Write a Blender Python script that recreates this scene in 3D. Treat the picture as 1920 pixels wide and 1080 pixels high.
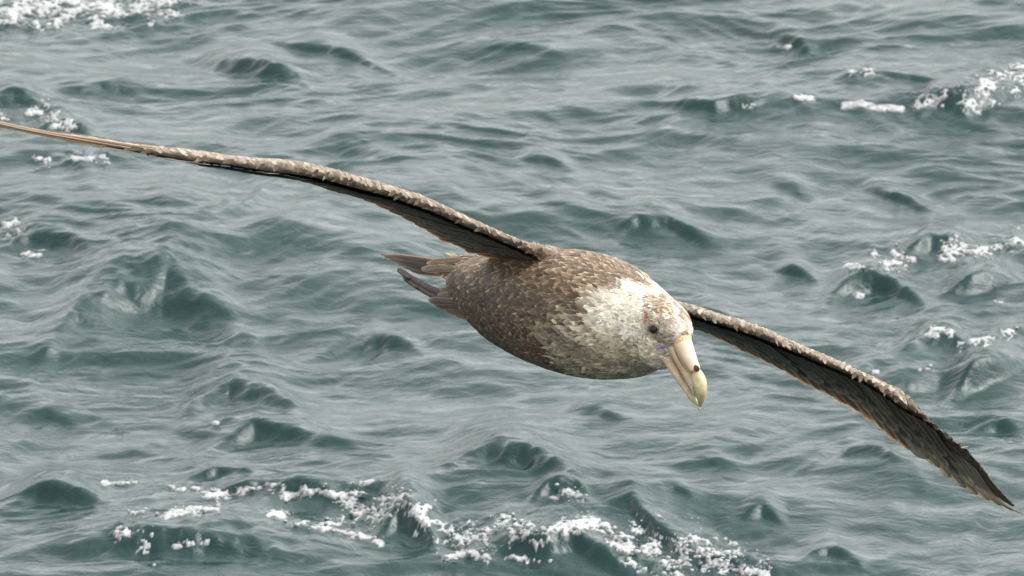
import bpy, bmesh, math, random
import numpy as np
from mathutils import Vector
from mathutils.kdtree import KDTree
from mathutils.bvhtree import BVHTree

for o in list(bpy.data.objects):
    bpy.data.objects.remove(o, do_unlink=True)
scene = bpy.context.scene
COL = scene.collection
rng = np.random.default_rng(11)
random.seed(5)
R = math.radians

# ------------------------------------------------------------------ camera
CAM_H, DEP, BIRD_D = 5.75, R(17.5), 15.0
HALF_W = 0.6528                                   # half the frame width in metres at the bird
FPX = 960.0 / (HALF_W / BIRD_D)
cam_d = bpy.data.cameras.new('camera')
cam = bpy.data.objects.new('camera', cam_d)
COL.objects.link(cam)
cam.location = (0, 0, CAM_H)
cam.rotation_euler = (R(90) - DEP, 0, 0)
cam_d.sensor_width = 36
cam_d.lens = 36 * FPX / 1920
cam_d.clip_start = 0.5
cam_d.clip_end = 9000
cam_d.dof.use_dof = True
cam_d.dof.focus_distance = 15.25
cam_d.dof.aperture_fstop = 32
scene.camera = cam

# ------------------------------------------------------------------ sky and sun (overcast daylight)
SUN_EL, SUN_AZ = R(54), R(80)                     # azimuth measured from +Y towards +X
w = bpy.data.worlds.new('World')
scene.world = w
w.use_nodes = True
nt = w.node_tree
bg = nt.nodes['Background']
sky = nt.nodes.new('ShaderNodeTexSky')
sky.sky_type = 'NISHITA'
sky.sun_disc = False
sky.sun_elevation = SUN_EL
sky.sun_rotation = SUN_AZ
sky.air_density = 1.0
sky.dust_density = 3.0
sky.ozone_density = 1.0
hs = nt.nodes.new('ShaderNodeHueSaturation')
hs.inputs['Saturation'].default_value = 0.06
nt.links.new(sky.outputs[0], hs.inputs['Color'])
nt.links.new(hs.outputs[0], bg.inputs['Color'])
bg.inputs['Strength'].default_value = 0.15
sd = bpy.data.lights.new('sun', 'SUN')
sd.energy = 0.5
sd.angle = R(50)
sd.color = (1.0, 0.96, 0.9)
sun = bpy.data.objects.new('sun', sd)
COL.objects.link(sun)
sv = Vector((math.cos(SUN_EL) * math.sin(SUN_AZ), math.cos(SUN_EL) * math.cos(SUN_AZ), math.sin(SUN_EL)))
sun.rotation_euler = sv.to_track_quat('Z', 'Y').to_euler()
sun.location = (0, 0, 30)
scene.view_settings.view_transform = 'Standard'
scene.view_settings.look = 'None'
scene.view_settings.gamma = 1
scene.view_settings.exposure = 1.75

# ------------------------------------------------------------------ photo pixel -> place
FW = np.array([0, math.cos(DEP), -math.sin(DEP)])
UP = np.array([0, math.sin(DEP), math.cos(DEP)])
RX = np.array([1.0, 0, 0])
CP = np.array([0, 0, CAM_H])


def pix(px, py, z):
    """point seen at photo pixel (px, py), z metres nearer than the bird's distance; arrays allowed"""
    px, py, z = np.broadcast_arrays(np.asarray(px, float), np.asarray(py, float), np.asarray(z, float))
    d = BIRD_D - z
    return (CP + FW * d[..., None] + RX * ((px - 960) / FPX * d)[..., None]
            - UP * ((py - 540) / FPX * d)[..., None])


def ground_to_px(x, y):
    vx, vy, vz = x, y, -CAM_H
    d = vy * FW[1] + vz * FW[2]
    return 960 + vx / d * FPX, 540 - (vy * UP[1] + vz * UP[2]) / d * FPX


# ------------------------------------------------------------------ helpers
def mesh_obj(name, verts, faces, mat=None, parent=None, col=None, uv=None, smooth=True, nrm=None):
    me = bpy.data.meshes.new(name)
    me.from_pydata([tuple(v) for v in verts], [], [tuple(f) for f in faces])
    if col is not None:
        a = me.color_attributes.new('col', 'FLOAT_COLOR', 'POINT')
        c4 = np.ones((len(verts), 4), np.float32)
        c4[:, :3] = col
        a.data.foreach_set('color', c4.ravel())
    if uv is not None:
        a = me.attributes.new('fuv', 'FLOAT2', 'POINT')
        a.data.foreach_set('vector', np.asarray(uv, np.float32).ravel())
    if smooth:
        me.polygons.foreach_set('use_smooth', np.ones(len(me.polygons), bool))
    me.update()
    if nrm is not None:                            # soft, downy shading: feather normals lean towards the skin below
        own = np.empty(len(verts) * 3, np.float32)
        me.vertices.foreach_get('normal', own)
        own = own.reshape(-1, 3)
        k = own * .38 + nrm * .62
        k /= np.linalg.norm(k, axis=1)[:, None] + 1e-9
        me.normals_split_custom_set_from_vertices([tuple(v) for v in k])
    o = bpy.data.objects.new(name, me)
    COL.objects.link(o)
    if mat:
        me.materials.append(mat)
    if parent:
        o.parent = parent
    return o


def hash2(ix, iy, seed):
    h = (ix.astype(np.int64) * 374761393 + iy.astype(np.int64) * 668265263 + seed * 974634777) & 0xFFFFFFFF
    h = ((h ^ (h >> 13)) * 1274126177) & 0xFFFFFFFF
    return ((h ^ (h >> 16)) & 0xFFFF) / 65535.0


def vnoise(x, y, seed=0):
    ix, iy = np.floor(x), np.floor(y)
    fx, fy = x - ix, y - iy
    ux, uy = fx * fx * fx * (fx * (fx * 6 - 15) + 10), fy * fy * fy * (fy * (fy * 6 - 15) + 10)

    def g(dx, dy):
        a = hash2(ix + dx, iy + dy, seed) * 2 * math.pi
        return np.cos(a) * (fx - dx) + np.sin(a) * (fy - dy)
    n0 = g(0, 0) * (1 - ux) + g(1, 0) * ux
    n1 = g(0, 1) * (1 - ux) + g(1, 1) * ux
    return (n0 * (1 - uy) + n1 * uy) * 1.4


def fbm(x, y, seed=0, octv=4):
    s, a, f = 0, 1.0, 1.0
    for i in range(octv):
        s = s + a * vnoise(x * f, y * f, seed + i * 17)
        a *= 0.5
        f *= 2.03
    return s


def new_mat(name):
    m = bpy.data.materials.new(name)
    m.use_nodes = True
    n = m.node_tree
    return m, n, n.nodes['Principled BSDF']


# ------------------------------------------------------------------ materials
def mat_water():
    m, n, p = new_mat('sea_water')
    p.inputs['Base Color'].default_value = (0.006, 0.025, 0.0225, 1)
    p.inputs['Roughness'].default_value = 0.11
    p.inputs['IOR'].default_value = 1.333
    geo = n.nodes.new('ShaderNodeNewGeometry')
    mp = n.nodes.new('ShaderNodeMapping')
    mp.inputs['Rotation'].default_value = (0, 0, R(-18))
    mp.inputs['Scale'].default_value = (14, 26, 20)
    n.links.new(geo.outputs['Position'], mp.inputs[0])
    t = n.nodes.new('ShaderNodeTexNoise')
    t.inputs['Scale'].default_value = 1.0
    t.inputs['Detail'].default_value = 5
    t.inputs['Roughness'].default_value = 0.6
    t.inputs['Distortion'].default_value = 0.6
    n.links.new(mp.outputs[0], t.inputs['Vector'])
    b = n.nodes.new('ShaderNodeBump')
    b.inputs['Strength'].default_value = 0.42
    b.inputs['Distance'].default_value = 0.012
    n.links.new(t.outputs[0], b.inputs['Height'])
    n.links.new(b.outputs[0], p.inputs['Normal'])
    return m


def mat_foam():
    m, n, p = new_mat('white_foam')
    t = n.nodes.new('ShaderNodeTexVoronoi')
    t.inputs['Scale'].default_value = 120
    geo = n.nodes.new('ShaderNodeNewGeometry')
    n.links.new(geo.outputs['Position'], t.inputs['Vector'])
    b = n.nodes.new('ShaderNodeBump')
    b.inputs['Strength'].default_value = 0.6
    b.inputs['Distance'].default_value = 0.004
    n.links.new(t.outputs['Distance'], b.inputs['Height'])
    n.links.new(b.outputs[0], p.inputs['Normal'])
    at = n.nodes.new('ShaderNodeAttribute')
    at.attribute_name = 'col'
    n.links.new(at.outputs['Color'], p.inputs['Base Color'])
    p.inputs['Roughness'].default_value = 0.45
    p.inputs['IOR'].default_value = 1.333
    return m


def mat_bead():
    m, n, p = new_mat('water_beads')
    p.inputs['Base Color'].default_value = (0.27, 0.285, 0.28, 1)
    p.inputs['Roughness'].default_value = 0.06
    p.inputs['IOR'].default_value = 1.333
    return m


def mat_feather(name, trans, streak=90.0):
    m, n, p = new_mat(name)
    at = n.nodes.new('ShaderNodeAttribute')
    at.attribute_name = 'col'
    fu = n.nodes.new('ShaderNodeAttribute')
    fu.attribute_name = 'fuv'
    mp = n.nodes.new('ShaderNodeMapping')
    mp.inputs['Scale'].default_value = (13, 2.2, 1)
    mp.inputs['Rotation'].default_value = (0, 0, 0.2)
    n.links.new(fu.outputs['Vector'], mp.inputs[0])
    t = n.nodes.new('ShaderNodeTexNoise')
    t.inputs['Scale'].default_value = 1.0
    t.inputs['Detail'].default_value = 3
    n.links.new(mp.outputs[0], t.inputs['Vector'])
    r = n.nodes.new('ShaderNodeMapRange')
    r.inputs[1].default_value, r.inputs[2].default_value = 0.3, 0.7
    r.inputs[3].default_value, r.inputs[4].default_value = 0.6, 1.35
    n.links.new(t.outputs[0], r.inputs[0])
    mul = n.nodes.new('ShaderNodeVectorMath')
    mul.operation = 'SCALE'
    n.links.new(at.outputs['Color'], mul.inputs[0])
    n.links.new(r.outputs[0], mul.inputs['Scale'])
    n.links.new(mul.outputs[0], p.inputs['Base Color'])
    p.inputs['Roughness'].default_value = 0.62
    p.inputs['Specular IOR Level'].default_value = 0.3
    if trans:
        tr = n.nodes.new('ShaderNodeBsdfTranslucent')
        warm = n.nodes.new('ShaderNodeVectorMath')
        warm.operation = 'MULTIPLY'
        warm.inputs[1].default_value = (1.25, 0.95, 0.62)
        n.links.new(mul.outputs[0], warm.inputs[0])
        n.links.new(warm.outputs[0], tr.inputs['Color'])
        mx = n.nodes.new('ShaderNodeMixShader')
        mx.inputs[0].default_value = trans
        n.links.new(p.outputs[0], mx.inputs[1])
        n.links.new(tr.outputs[0], mx.inputs[2])
        n.links.new(mx.outputs[0], n.nodes['Material Output'].inputs['Surface'])
    return m


def mat_skin():
    """plumage base under the separate feathers: vertex colour broken up by fine noise"""
    m, n, p = new_mat('downy_plumage')
    at = n.nodes.new('ShaderNodeAttribute')
    at.attribute_name = 'col'
    tc = n.nodes.new('ShaderNodeTexCoord')
    t = n.nodes.new('ShaderNodeTexNoise')
    t.inputs['Scale'].default_value = 160
    t.inputs['Detail'].default_value = 4
    n.links.new(tc.outputs['Object'], t.inputs['Vector'])
    r = n.nodes.new('ShaderNodeMapRange')
    r.inputs[1].default_value, r.inputs[2].default_value = 0.35, 0.65
    r.inputs[3].default_value, r.inputs[4].default_value = 0.7, 1.2
    n.links.new(t.outputs[0], r.inputs[0])
    mul = n.nodes.new('ShaderNodeVectorMath')
    mul.operation = 'SCALE'
    n.links.new(at.outputs['Color'], mul.inputs[0])
    n.links.new(r.outputs[0], mul.inputs['Scale'])
    n.links.new(mul.outputs[0], p.inputs['Base Color'])
    b = n.nodes.new('ShaderNodeBump')
    b.inputs['Strength'].default_value = 0.4
    b.inputs['Distance'].default_value = 0.002
    n.links.new(t.outputs[0], b.inputs['Height'])
    n.links.new(b.outputs[0], p.inputs['Normal'])
    p.inputs['Roughness'].default_value = 0.75
    p.inputs['Specular IOR Level'].default_value = 0.2
    return m


def mat_horn(name, c1, c2, rough=0.38, scale=60):
    m, n, p = new_mat(name)
    tc = n.nodes.new('ShaderNodeTexCoord')
    t = n.nodes.new('ShaderNodeTexNoise')
    t.inputs['Scale'].default_value = scale
    t.inputs['Detail'].default_value = 4
    n.links.new(tc.outputs['Object'], t.inputs['Vector'])
    cr = n.nodes.new('ShaderNodeValToRGB')
    cr.color_ramp.elements[0].position = 0.32
    cr.color_ramp.elements[1].position = 0.68
    cr.color_ramp.elements[0].color = (*c1, 1)
    cr.color_ramp.elements[1].color = (*c2, 1)
    n.links.new(t.outputs[0], cr.inputs[0])
    n.links.new(cr.outputs[0], p.inputs['Base Color'])
    p.inputs['Roughness'].default_value = rough
    b = n.nodes.new('ShaderNodeBump')
    b.inputs['Strength'].default_value = 0.15
    b.inputs['Distance'].default_value = 0.001
    n.links.new(t.outputs[0], b.inputs['Height'])
    n.links.new(b.outputs[0], p.inputs['Normal'])
    return m


# ================================================================== the sea
def axis(lo, hi, step, far_lo, far_hi, ratio=1.12):
    mid = list(np.arange(lo, hi + step * 0.5, step))
    a, s, x = [], step, lo
    while x > far_lo:
        s *= ratio
        x -= s
        a.append(x)
    b, s, x = [], step, mid[-1]
    while x < far_hi:
        s *= ratio
        x += s
        b.append(x)
    return np.array(a[::-1] + mid + b)


xs = axis(-1.35, 1.35, 0.0042, -4000, 4000)
ys = axis(16.35, 20.45, 0.0054, -60, 6000)
X, Y = np.meshgrid(xs, ys)
DX, DY = np.meshgrid(np.gradient(xs), np.gradient(ys))
SP = np.maximum(DX, DY)
NY, NX = X.shape
PX, PY = ground_to_px(X, np.maximum(Y, 3.0))
near = (Y > 14) & (Y < 24) & (np.abs(X) < 3)

H = np.zeros_like(X)
GX = np.zeros_like(X)
GY = np.zeros_like(X)
NC = 110
lam = 0.055 * (2.6 / 0.055) ** (np.linspace(0, 1, NC))
for i, L in enumerate(lam):
    mean = R(62) if rng.random() < 0.62 else R(100)
    th = mean + rng.normal() * R(26)
    k = 2 * math.pi / L
    kx, ky = k * math.cos(th), k * math.sin(th)
    amp = 0.019 * (0.8 + 0.4 * rng.random()) * L / (2 * math.pi) * (0.85 if L > 0.12 else 0.75)
    ph = rng.random() * 2 * math.pi
    wgt = np.clip((L / SP - 2.5) / 2.5, 0, 1)
    if wgt.max() <= 0:
        continue
    # slow wander of phase keeps crests short and uneven
    arg = kx * X + ky * Y + ph
    if L < 1.2:
        arg = arg + 1.4 * np.sin(X * 2.1 / L * 0.23 + Y * 0.9 + ph * 3) + 1.0 * np.sin(Y * 1.7 / L * 0.19 - X * 1.3 + ph * 5)
    c, s = np.cos(arg), np.sin(arg)
    H += wgt * amp * c
    GX -= wgt * amp * 0.8 * math.cos(th) * s
    GY -= wgt * amp * 0.8 * math.sin(th) * s

# uneven ridged chop: long thin crest lines that wander and split
ca_, sa_ = math.cos(R(-16)), math.sin(R(-16))
RXg, RYg = X * ca_ - Y * sa_, X * sa_ + Y * ca_
wx = np.zeros_like(X)
wx[near] = fbm(X[near] * 1.3, Y[near] * 1.3, 77, 2) * 0.35
for fx, fy, amp, seed in ((1.1, 2.4, .013, 101), (2.3, 4.6, .0095, 131), (4.6, 8.6, .0066, 171), (9.0, 17.0, .0034, 191), (17.0, 33.0, .0013, 211)):
    q = np.zeros_like(X)
    q[near] = vnoise((RXg[near] + wx[near] * .5) * fx, (RYg[near] + wx[near]) * fy, seed)
    edge = np.clip((3 - np.abs(X)) / .6, 0, 1) * np.clip((Y - 14) / .6, 0, 1) * np.clip((24 - Y) / 1.5, 0, 1)
    H += amp * ((1 - np.sqrt(q * q + .012)) ** 2 - .5) * edge

# crests that the photograph shows: (points along the crest, height of the dark face in photo pixels, strength)
CRESTS = [
    ([(325, 735), (380, 692), (430, 681), (480, 690), (530, 715), (590, 745)], 62, 1.0),
    ([(55, 650), (100, 590), (150, 540), (230, 517), (310, 500), (380, 520), (440, 555), (500, 585)], 95, 0.85),
    ([(250, 596), (330, 622), (400, 630), (480, 622), (560, 607), (690, 598)], 16, 0.8),
    ([(335, 835), (400, 797), (470, 776), (540, 785), (600, 800), (700, 820)], 42, 1.0),
    ([(360, 35), (420, 62), (500, 85), (560, 102), (600, 125)], 48, 1.25),
    ([(460, 25), (540, 55), (600, 62), (650, 72), (700, 88), (770, 107)], 18, 1.1),
    ([(1160, 183), (1250, 193), (1340, 204), (1420, 198), (1490, 196), (1550, 210)], 24, 1.1),
    ([(1610, 155), (1700, 163), (1780, 166)], 14, 1.0),
    ([(1420, 55), (1470, 72), (1530, 97)], 20, 1.0),
    ([(1140, 430), (1210, 406), (1270, 408), (1330, 428), (1390, 442)], 30, 1.0),
    ([(1450, 460), (1500, 472), (1550, 486)], 24, 1.1),
    ([(1610, 322), (1680, 342), (1730, 358), (1780, 374)], 22, 1.0),
    ([(960, 285), (1040, 298), (1100, 312)], 26, 0.9),
    ([(640, 625), (700, 610), (750, 622), (800, 642)], 30, 0.9),
    ([(795, 885), (850, 852), (910, 840), (980, 848), (1040, 868), (1090, 893), (1135, 915)], 66, 1.0),
    ([(-20, 915), (60, 898), (130, 903), (210, 925)], 46, 1.1),
    ([(320, 895), (400, 880), (480, 890)], 26, 1.1),
    ([(-30, 1010), (100, 1003), (200, 998), (330, 1005), (450, 1012), (600, 1022), (720, 1045)], 60, 1.05),
    ([(470, 935), (540, 930), (600, 938), (650, 960)], 28, 1.1),
    ([(385, 925), (450, 928), (520, 925)], 24, 1.1),
    ([(690, 968), (740, 952), (790, 970), (830, 1000)], 54, 1.3),
    ([(975, 968), (1030, 942), (1080, 940), (1115, 962)], 34, 1.0),
    ([(1110, 975), (1150, 962), (1185, 962), (1215, 985), (1260, 1008), (1350, 1035)], 40, 1.0),
    ([(860, 1030), (930, 1022), (1010, 1028), (1080, 1020), (1150, 1040), (1230, 1062)], 40, 1.2),
    ([(1765, 688), (1830, 652), (1880, 637), (1950, 612)], 46, 1.3),
    ([(1680, 622), (1740, 600), (1790, 600), (1835, 620)], 46, 1.1),
    ([(1530, 525), (1590, 490), (1640, 484), (1700, 500), (1750, 522)], 42, 1.2),
    ([(1670, 450), (1750, 420), (1840, 424)], 38, 1.0),
    ([(1760, 505), (1830, 490), (1920, 470)], 38, 1.1),
    ([(1520, 706), (1600, 692), (1670, 652)], 18, 1.0),
    ([(1630, 700), (1700, 688), (1780, 680)], 24, 1.2),
    ([(1560, 850), (1640, 856), (1710, 882)], 36, 0.9),
    ([(1390, 980), (1440, 968), (1490, 985)], 28, 0.9),
    ([(1500, 1045), (1560, 1030), (1640, 1055)], 30, 1.0),
    ([(1700, 215), (1760, 185), (1820, 195), (1860, 180), (1940, 150)], 40, 1.15),
    ([(1030, 760), (1110, 775), (1200, 800)], 26, 0.7),
    ([(-20, 460), (50, 440), (120, 450), (180, 490)], 34, 1.0),
    ([(60, 250), (120, 235), (200, 250)], 30, 1.0),
    ([(-30, 190), (40, 180), (110, 200)], 30, 1.0),
    ([(560, 270), (640, 265), (730, 285), (790, 300)], 30, 0.7),
    ([(860, 62), (960, 68), (1070, 84)], 22, 0.7),
    ([(1240, 95), (1310, 92), (1380, 110)], 22, 0.7),
    ([(120, 165), (200, 152), (300, 160)], 18, 0.8),
    ([(1180, 960), (1270, 950), (1330, 965)], 22, 0.7),
    ([(640, 770), (720, 765), (800, 785)], 22, 0.6),
    ([(150, 820), (240, 812), (330, 825)], 20, 0.7),
    ([(1430, 330), (1500, 340), (1560, 360)], 20, 0.7),
    ([(1820, 800), (1880, 790), (1950, 805)], 28, 0.8),
    ([(1250, 880), (1330, 870), (1410, 890)], 26, 0.6),
    ([(20, 760), (90, 750), (170, 770)], 22, 0.7),
]
wob = fbm(X * 9, Y * 9, 3, 3)
wob2 = fbm(X * 22, Y * 22, 9, 3)
for pts, face, st in CRESTS:
    p = np.array(pts, float)
    A = 0.00056 * face * st
    comp = A * math.cos(DEP) / 0.00086
    x0, x1 = p[0, 0], p[-1, 0]
    m = (PX > x0 - 30) & (PX < x1 + 30) & (np.abs(PY - p[:, 1].mean()) < 420) & near
    if not m.any():
        continue
    px, py = PX[m], PY[m]
    yc = np.interp(px, p[:, 0], p[:, 1]) + comp + wob[m] * face * 0.09 + wob2[m] * 1.2
    d = py - yc
    ext = max(face - comp, face * 0.42)
    t = np.clip(d / ext, 0, 1)
    front = 1 - t * t * (3 - 2 * t)
    back = np.exp(-(np.minimum(d, 0) / (face * 1.15)) ** 2)
    u = np.clip((px - x0) / (x1 - x0), 0, 1)
    tap = np.sin(math.pi * u) ** 1.4
    H[m] += A * tap * np.where(d > 0, front, back) * (1 + 0.12 * wob2[m])

# ------------------------------------------------------------------ foam and broken water
# name, label, list of (points, half width px, broken-ness 0 smooth .. 1 torn)
FOAM = [
    ('breaking_foam', 'long torn line of bubbly white foam on a breaking crest below the bird', [
        ([(640, 952), (700, 966), (750, 956), (782, 972), (812, 1000), (850, 1012), (900, 1002), (960, 1006)], 13, .75),
        ([(960, 1006), (1010, 1010), (1060, 1002), (1110, 990), (1140, 1010), (1190, 1030)], 15, .5),
        ([(1190, 1030), (1250, 1046), (1330, 1052), (1410, 1075)], 17, .9),
        ([(1030, 940), (1070, 932), (1096, 944)], 6, .35), ([(1075, 978), (1105, 970)], 7, .5),
        ([(840, 1056), (868, 1048), (915, 1060)], 7, .3), ([(950, 1056), (1035, 1062)], 3, .5)]),
    ('foam_streak', 'scattered white foam streaks on dark teal water beside the breaking crest', [
        ([(185, 903), (245, 904)], 4, .3), ([(268, 906), (335, 916)], 4, .3),
        ([(358, 916), (380, 932), (450, 920), (510, 914), (530, 932), (580, 926), (645, 936)], 7, .28),
        ([(308, 972), (350, 956), (398, 956)], 9, .2), ([(500, 966), (526, 972)], 10, .2),
        ([(238, 962), (275, 958)], 4, .5), ([(582, 994), (640, 1001), (708, 1022)], 8, .15),
        ([(218, 1000), (262, 1014), (284, 1036)], 7, .9), ([(330, 1024), (390, 1018)], 4, .6),
        ([(550, 988), (580, 986), (630, 988)], 3, .4), ([(645, 910), (690, 912)], 4, .6)]),
    ('white_water', 'dense tumbling white water at a wave top above the wing tip', [
        ([(-30, 12), (60, 18), (130, 22), (200, 14), (320, 8)], 22, .35), ([(-30, 44), (60, 44), (150, 40)], 7, .4),
        ([(180, 48), (205, 52)], 7, .3)]),
    ('foam_fleck', 'small white foam flecks floating under the slim outer wing', [
        ([(62, 300), (82, 302)], 6, .5), ([(128, 297), (196, 290)], 6, .7), ([(70, 200), (110, 215)], 9, .8),
        ([(130, 228), (150, 238)], 8, .6), ([(2, 210), (14, 216)], 6, .5), ([(40, 482), (70, 480)], 6, .4),
        ([(5, 425), (25, 430)], 9, .5), ([(385, 790), (400, 792)], 3, .2), ([(225, 810), (240, 811)], 3, .2)]),
    ('floating_foam', 'smooth solid white foam patch lying alone on grey water', [
        ([(1584, 202), (1618, 198), (1650, 204), (1692, 209)], 8, .02)]),
    ('foam_curl', 'curl of grainy white foam on a wave top beside the solid foam patch', [
        ([(1722, 200), (1752, 184), (1790, 186), (1812, 202)], 8, .6),
        ([(1822, 190), (1850, 168), (1890, 158), (1940, 150)], 14, .75), ([(1595, 136), (1630, 134)], 6, .5),
        ([(1492, 184), (1525, 190)], 5, .5), ([(1390, 198), (1412, 202)], 5, .6), ([(1446, 86), (1466, 88)], 5, .2)]),
    ('whitecap', 'broken white foam on the choppy water above the lowered wing', [
        ([(1590, 500), (1612, 498)], 5, .3), ([(1655, 484), (1692, 508)], 8, .7), ([(1680, 482), (1715, 486)], 6, .4),
        ([(1782, 466), (1800, 458), (1822, 474), (1850, 480)], 11, .5), ([(1770, 490), (1800, 486)], 7, .5),
        ([(1880, 462), (1940, 448)], 9, .7), ([(1752, 620), (1780, 628)], 7, .5),
        ([(1805, 644), (1850, 634), (1930, 618)], 5, .6), ([(1732, 690), (1746, 690)], 6, .1),
        ([(1642, 696), (1650, 696)], 5, .1), ([(1864, 566), (1876, 568)], 4, .2), ([(1605, 552), (1618, 552)], 5, .2)]),
]
lump = np.zeros_like(H)
nm = (PX > -250) & (PX < 2200) & (PY > -150) & (PY < 1250) & near
# heights at this point move things up in the picture; foam is placed on the raised surface
PYR = PY - H * math.cos(DEP) / 0.00086


def stroke_field(strokes, qx, qy, n1=None, n2=None):
    """foam cover (above 0 = foam) and churn around the strokes, at picture positions (qx, qy) of sea points"""
    M = np.full(qx.shape, -1.0)
    churn = np.zeros(qx.shape)
    for pts, hw, torn in strokes:
        p = np.array(pts, float)
        m = (qx > p[:, 0].min() - 70) & (qx < p[:, 0].max() + 70) & (qy > p[:, 1].min() - 70) & (qy < p[:, 1].max() + 70)
        if not m.any():
            continue
        x, y = qx[m], qy[m]
        best = np.full(x.shape, 1e9)
        for a, b in zip(p[:-1], p[1:]):
            e = b - a
            t = np.clip(((x - a[0]) * e[0] + (y - a[1]) * e[1]) / (e @ e), 0, 1)
            best = np.minimum(best, np.hypot(x - a[0] - t * e[0], y - a[1] - t * e[1]))
        churn[m] = np.maximum(churn[m], np.exp(-(best / (hw * 2.6 + 8)) ** 2) * (0.3 + torn))
        if n1 is not None:
            v = 1 - best / (hw * (1 + .5 * torn)) + torn * (n1[m] * 2.2 + n2[m] * 2.0 - .55) + .35 * n1[m]
            M[m] = np.maximum(M[m], v)
    return M, churn


for name, label, strokes in FOAM:
    _, ch_ = stroke_field(strokes, PX[nm], PYR[nm])
    lump[nm] = np.maximum(lump[nm], ch_)
fine, fine2 = np.zeros_like(H), np.zeros_like(H)
fine[nm] = fbm(X[nm] * 26, Y[nm] * 20, 21, 4)
fine2[nm] = fbm(X[nm] * 60, Y[nm] * 48, 55, 3)
H += lump * (fine * 0.0058 + np.abs(fine2) * 0.002)

XX, YY = X + GX, Y + GY
co = np.stack([XX, YY, H], -1).reshape(-1, 3).astype(np.float32)
idx = np.arange(NY * NX, dtype=np.int32).reshape(NY, NX)
quads = np.stack([idx[:-1, :-1], idx[:-1, 1:], idx[1:, 1:], idx[1:, :-1]], -1).reshape(-1, 4)


def grid_mesh(name, co, quads, mat, col=None):
    me = bpy.data.meshes.new(name)
    me.vertices.add(len(co))
    me.vertices.foreach_set('co', np.ascontiguousarray(co, np.float32).ravel())
    me.loops.add(len(quads) * 4)
    me.loops.foreach_set('vertex_index', np.ascontiguousarray(quads, np.int32).ravel())
    me.polygons.add(len(quads))
    me.polygons.foreach_set('loop_start', np.arange(len(quads), dtype=np.int32) * 4)
    me.polygons.foreach_set('use_smooth', np.ones(len(quads), bool))
    if col is not None:
        a = me.color_attributes.new('col', 'FLOAT_COLOR', 'POINT')
        c4 = np.ones((len(co), 4), np.float32)
        c4[:, :3] = col
        a.data.foreach_set('color', c4.ravel())
    me.update(calc_edges=True)
    me.materials.append(mat)
    o = bpy.data.objects.new(name, me)
    COL.objects.link(o)
    return o


M_WATER, M_FOAM, M_BEAD = mat_water(), mat_foam(), mat_bead()
sea = grid_mesh('water', co, quads, M_WATER)
sea['kind'] = 'structure'
sea['label'] = 'choppy grey green open sea with short steep wavelets'

# small bead of water: a low sphere shared by the foam sprays
bm = bmesh.new()
bmesh.ops.create_icosphere(bm, subdivisions=1, radius=1)
BV = np.array([v.co[:] for v in bm.verts])
BF = np.array([[v.index for v in f.verts] for f in bm.faces])
bm.free()

ix0, iy0 = np.searchsorted(xs, -1.35 + 1e-6) , np.searchsorted(ys, 16.35 + 1e-6)


def sample(A, x, y):
    """bilinear lookup on the sea grid"""
    i = np.clip(np.searchsorted(xs, x) - 1, 0, NX - 2)
    j = np.clip(np.searchsorted(ys, y) - 1, 0, NY - 2)
    fx, fy = (x - xs[i]) / (xs[i + 1] - xs[i]), (y - ys[j]) / (ys[j + 1] - ys[j])
    return ((A[j, i] * (1 - fx) + A[j, i + 1] * fx) * (1 - fy) + (A[j + 1, i] * (1 - fx) + A[j + 1, i + 1] * fx) * fy)


FOAM_PTS = {}
for name, label, strokes in FOAM:
    allp = np.array([q for st in strokes for q in st[0]], float)
    sel = nm & (PX > allp[:, 0].min() - 60) & (PX < allp[:, 0].max() + 60) & (PYR > allp[:, 1].min() - 60) & (PYR < allp[:, 1].max() + 60)
    gx = np.arange(X[sel].min(), X[sel].max(), .0019)
    gy = np.arange(Y[sel].min(), Y[sel].max(), .0034)
    FX, FY = np.meshgrid(gx, gy)
    h = sample(H, FX, FY)
    pxx, pyy = ground_to_px(FX, FY)
    GYH = FY + 2.4 * (h - h.mean())               # keeps the pattern even on steep faces
    n1 = fbm(FX * 30 + GYH * 4, GYH * 17 - FX * 6, 21, 4)
    n2 = 1 - 2.6 * np.abs(fbm(FX * 57 + GYH * 11, GYH * 34 - FX * 17, 155, 3)) - .45      # lace of thin bright threads
    M, _ = stroke_field(strokes, pxx, pyy - sample(PY - PYR, FX, FY), n1, n2)
    thr = 0.15
    rise = np.clip((M - thr) * 2.6, -1.0, 1)
    up = np.clip(rise, 0, 1)
    c = np.stack([FX + sample(GX, FX, FY), FY + sample(GY, FX, FY), h + .0011 * rise + up * (.0009 * n1 + .0005 * np.abs(n2)) + .0004], -1).reshape(-1, 3)
    tone = (0.07 + 0.20 * up + 0.07 * n2 + 0.07 * n1).clip(0.03, 0.34).ravel()
    ii = np.arange(FX.size).reshape(FX.shape)
    q = np.stack([ii[:-1, :-1], ii[:-1, 1:], ii[1:, 1:], ii[1:, :-1]], -1).reshape(-1, 4)
    q = q[M.ravel()[q].max(1) > thr - .1]
    used, inv = np.unique(q, return_inverse=True)
    o = grid_mesh(name, c[used], inv.reshape(-1, 4), M_FOAM, tone[used][:, None] * np.array([0.97, 1.0, 0.985]))
    o['kind'] = 'stuff'
    o['label'] = label
    o['category'] = 'sea foam'
    FOAM_PTS[name] = c[used][rise.ravel()[used] > -.2]

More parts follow.
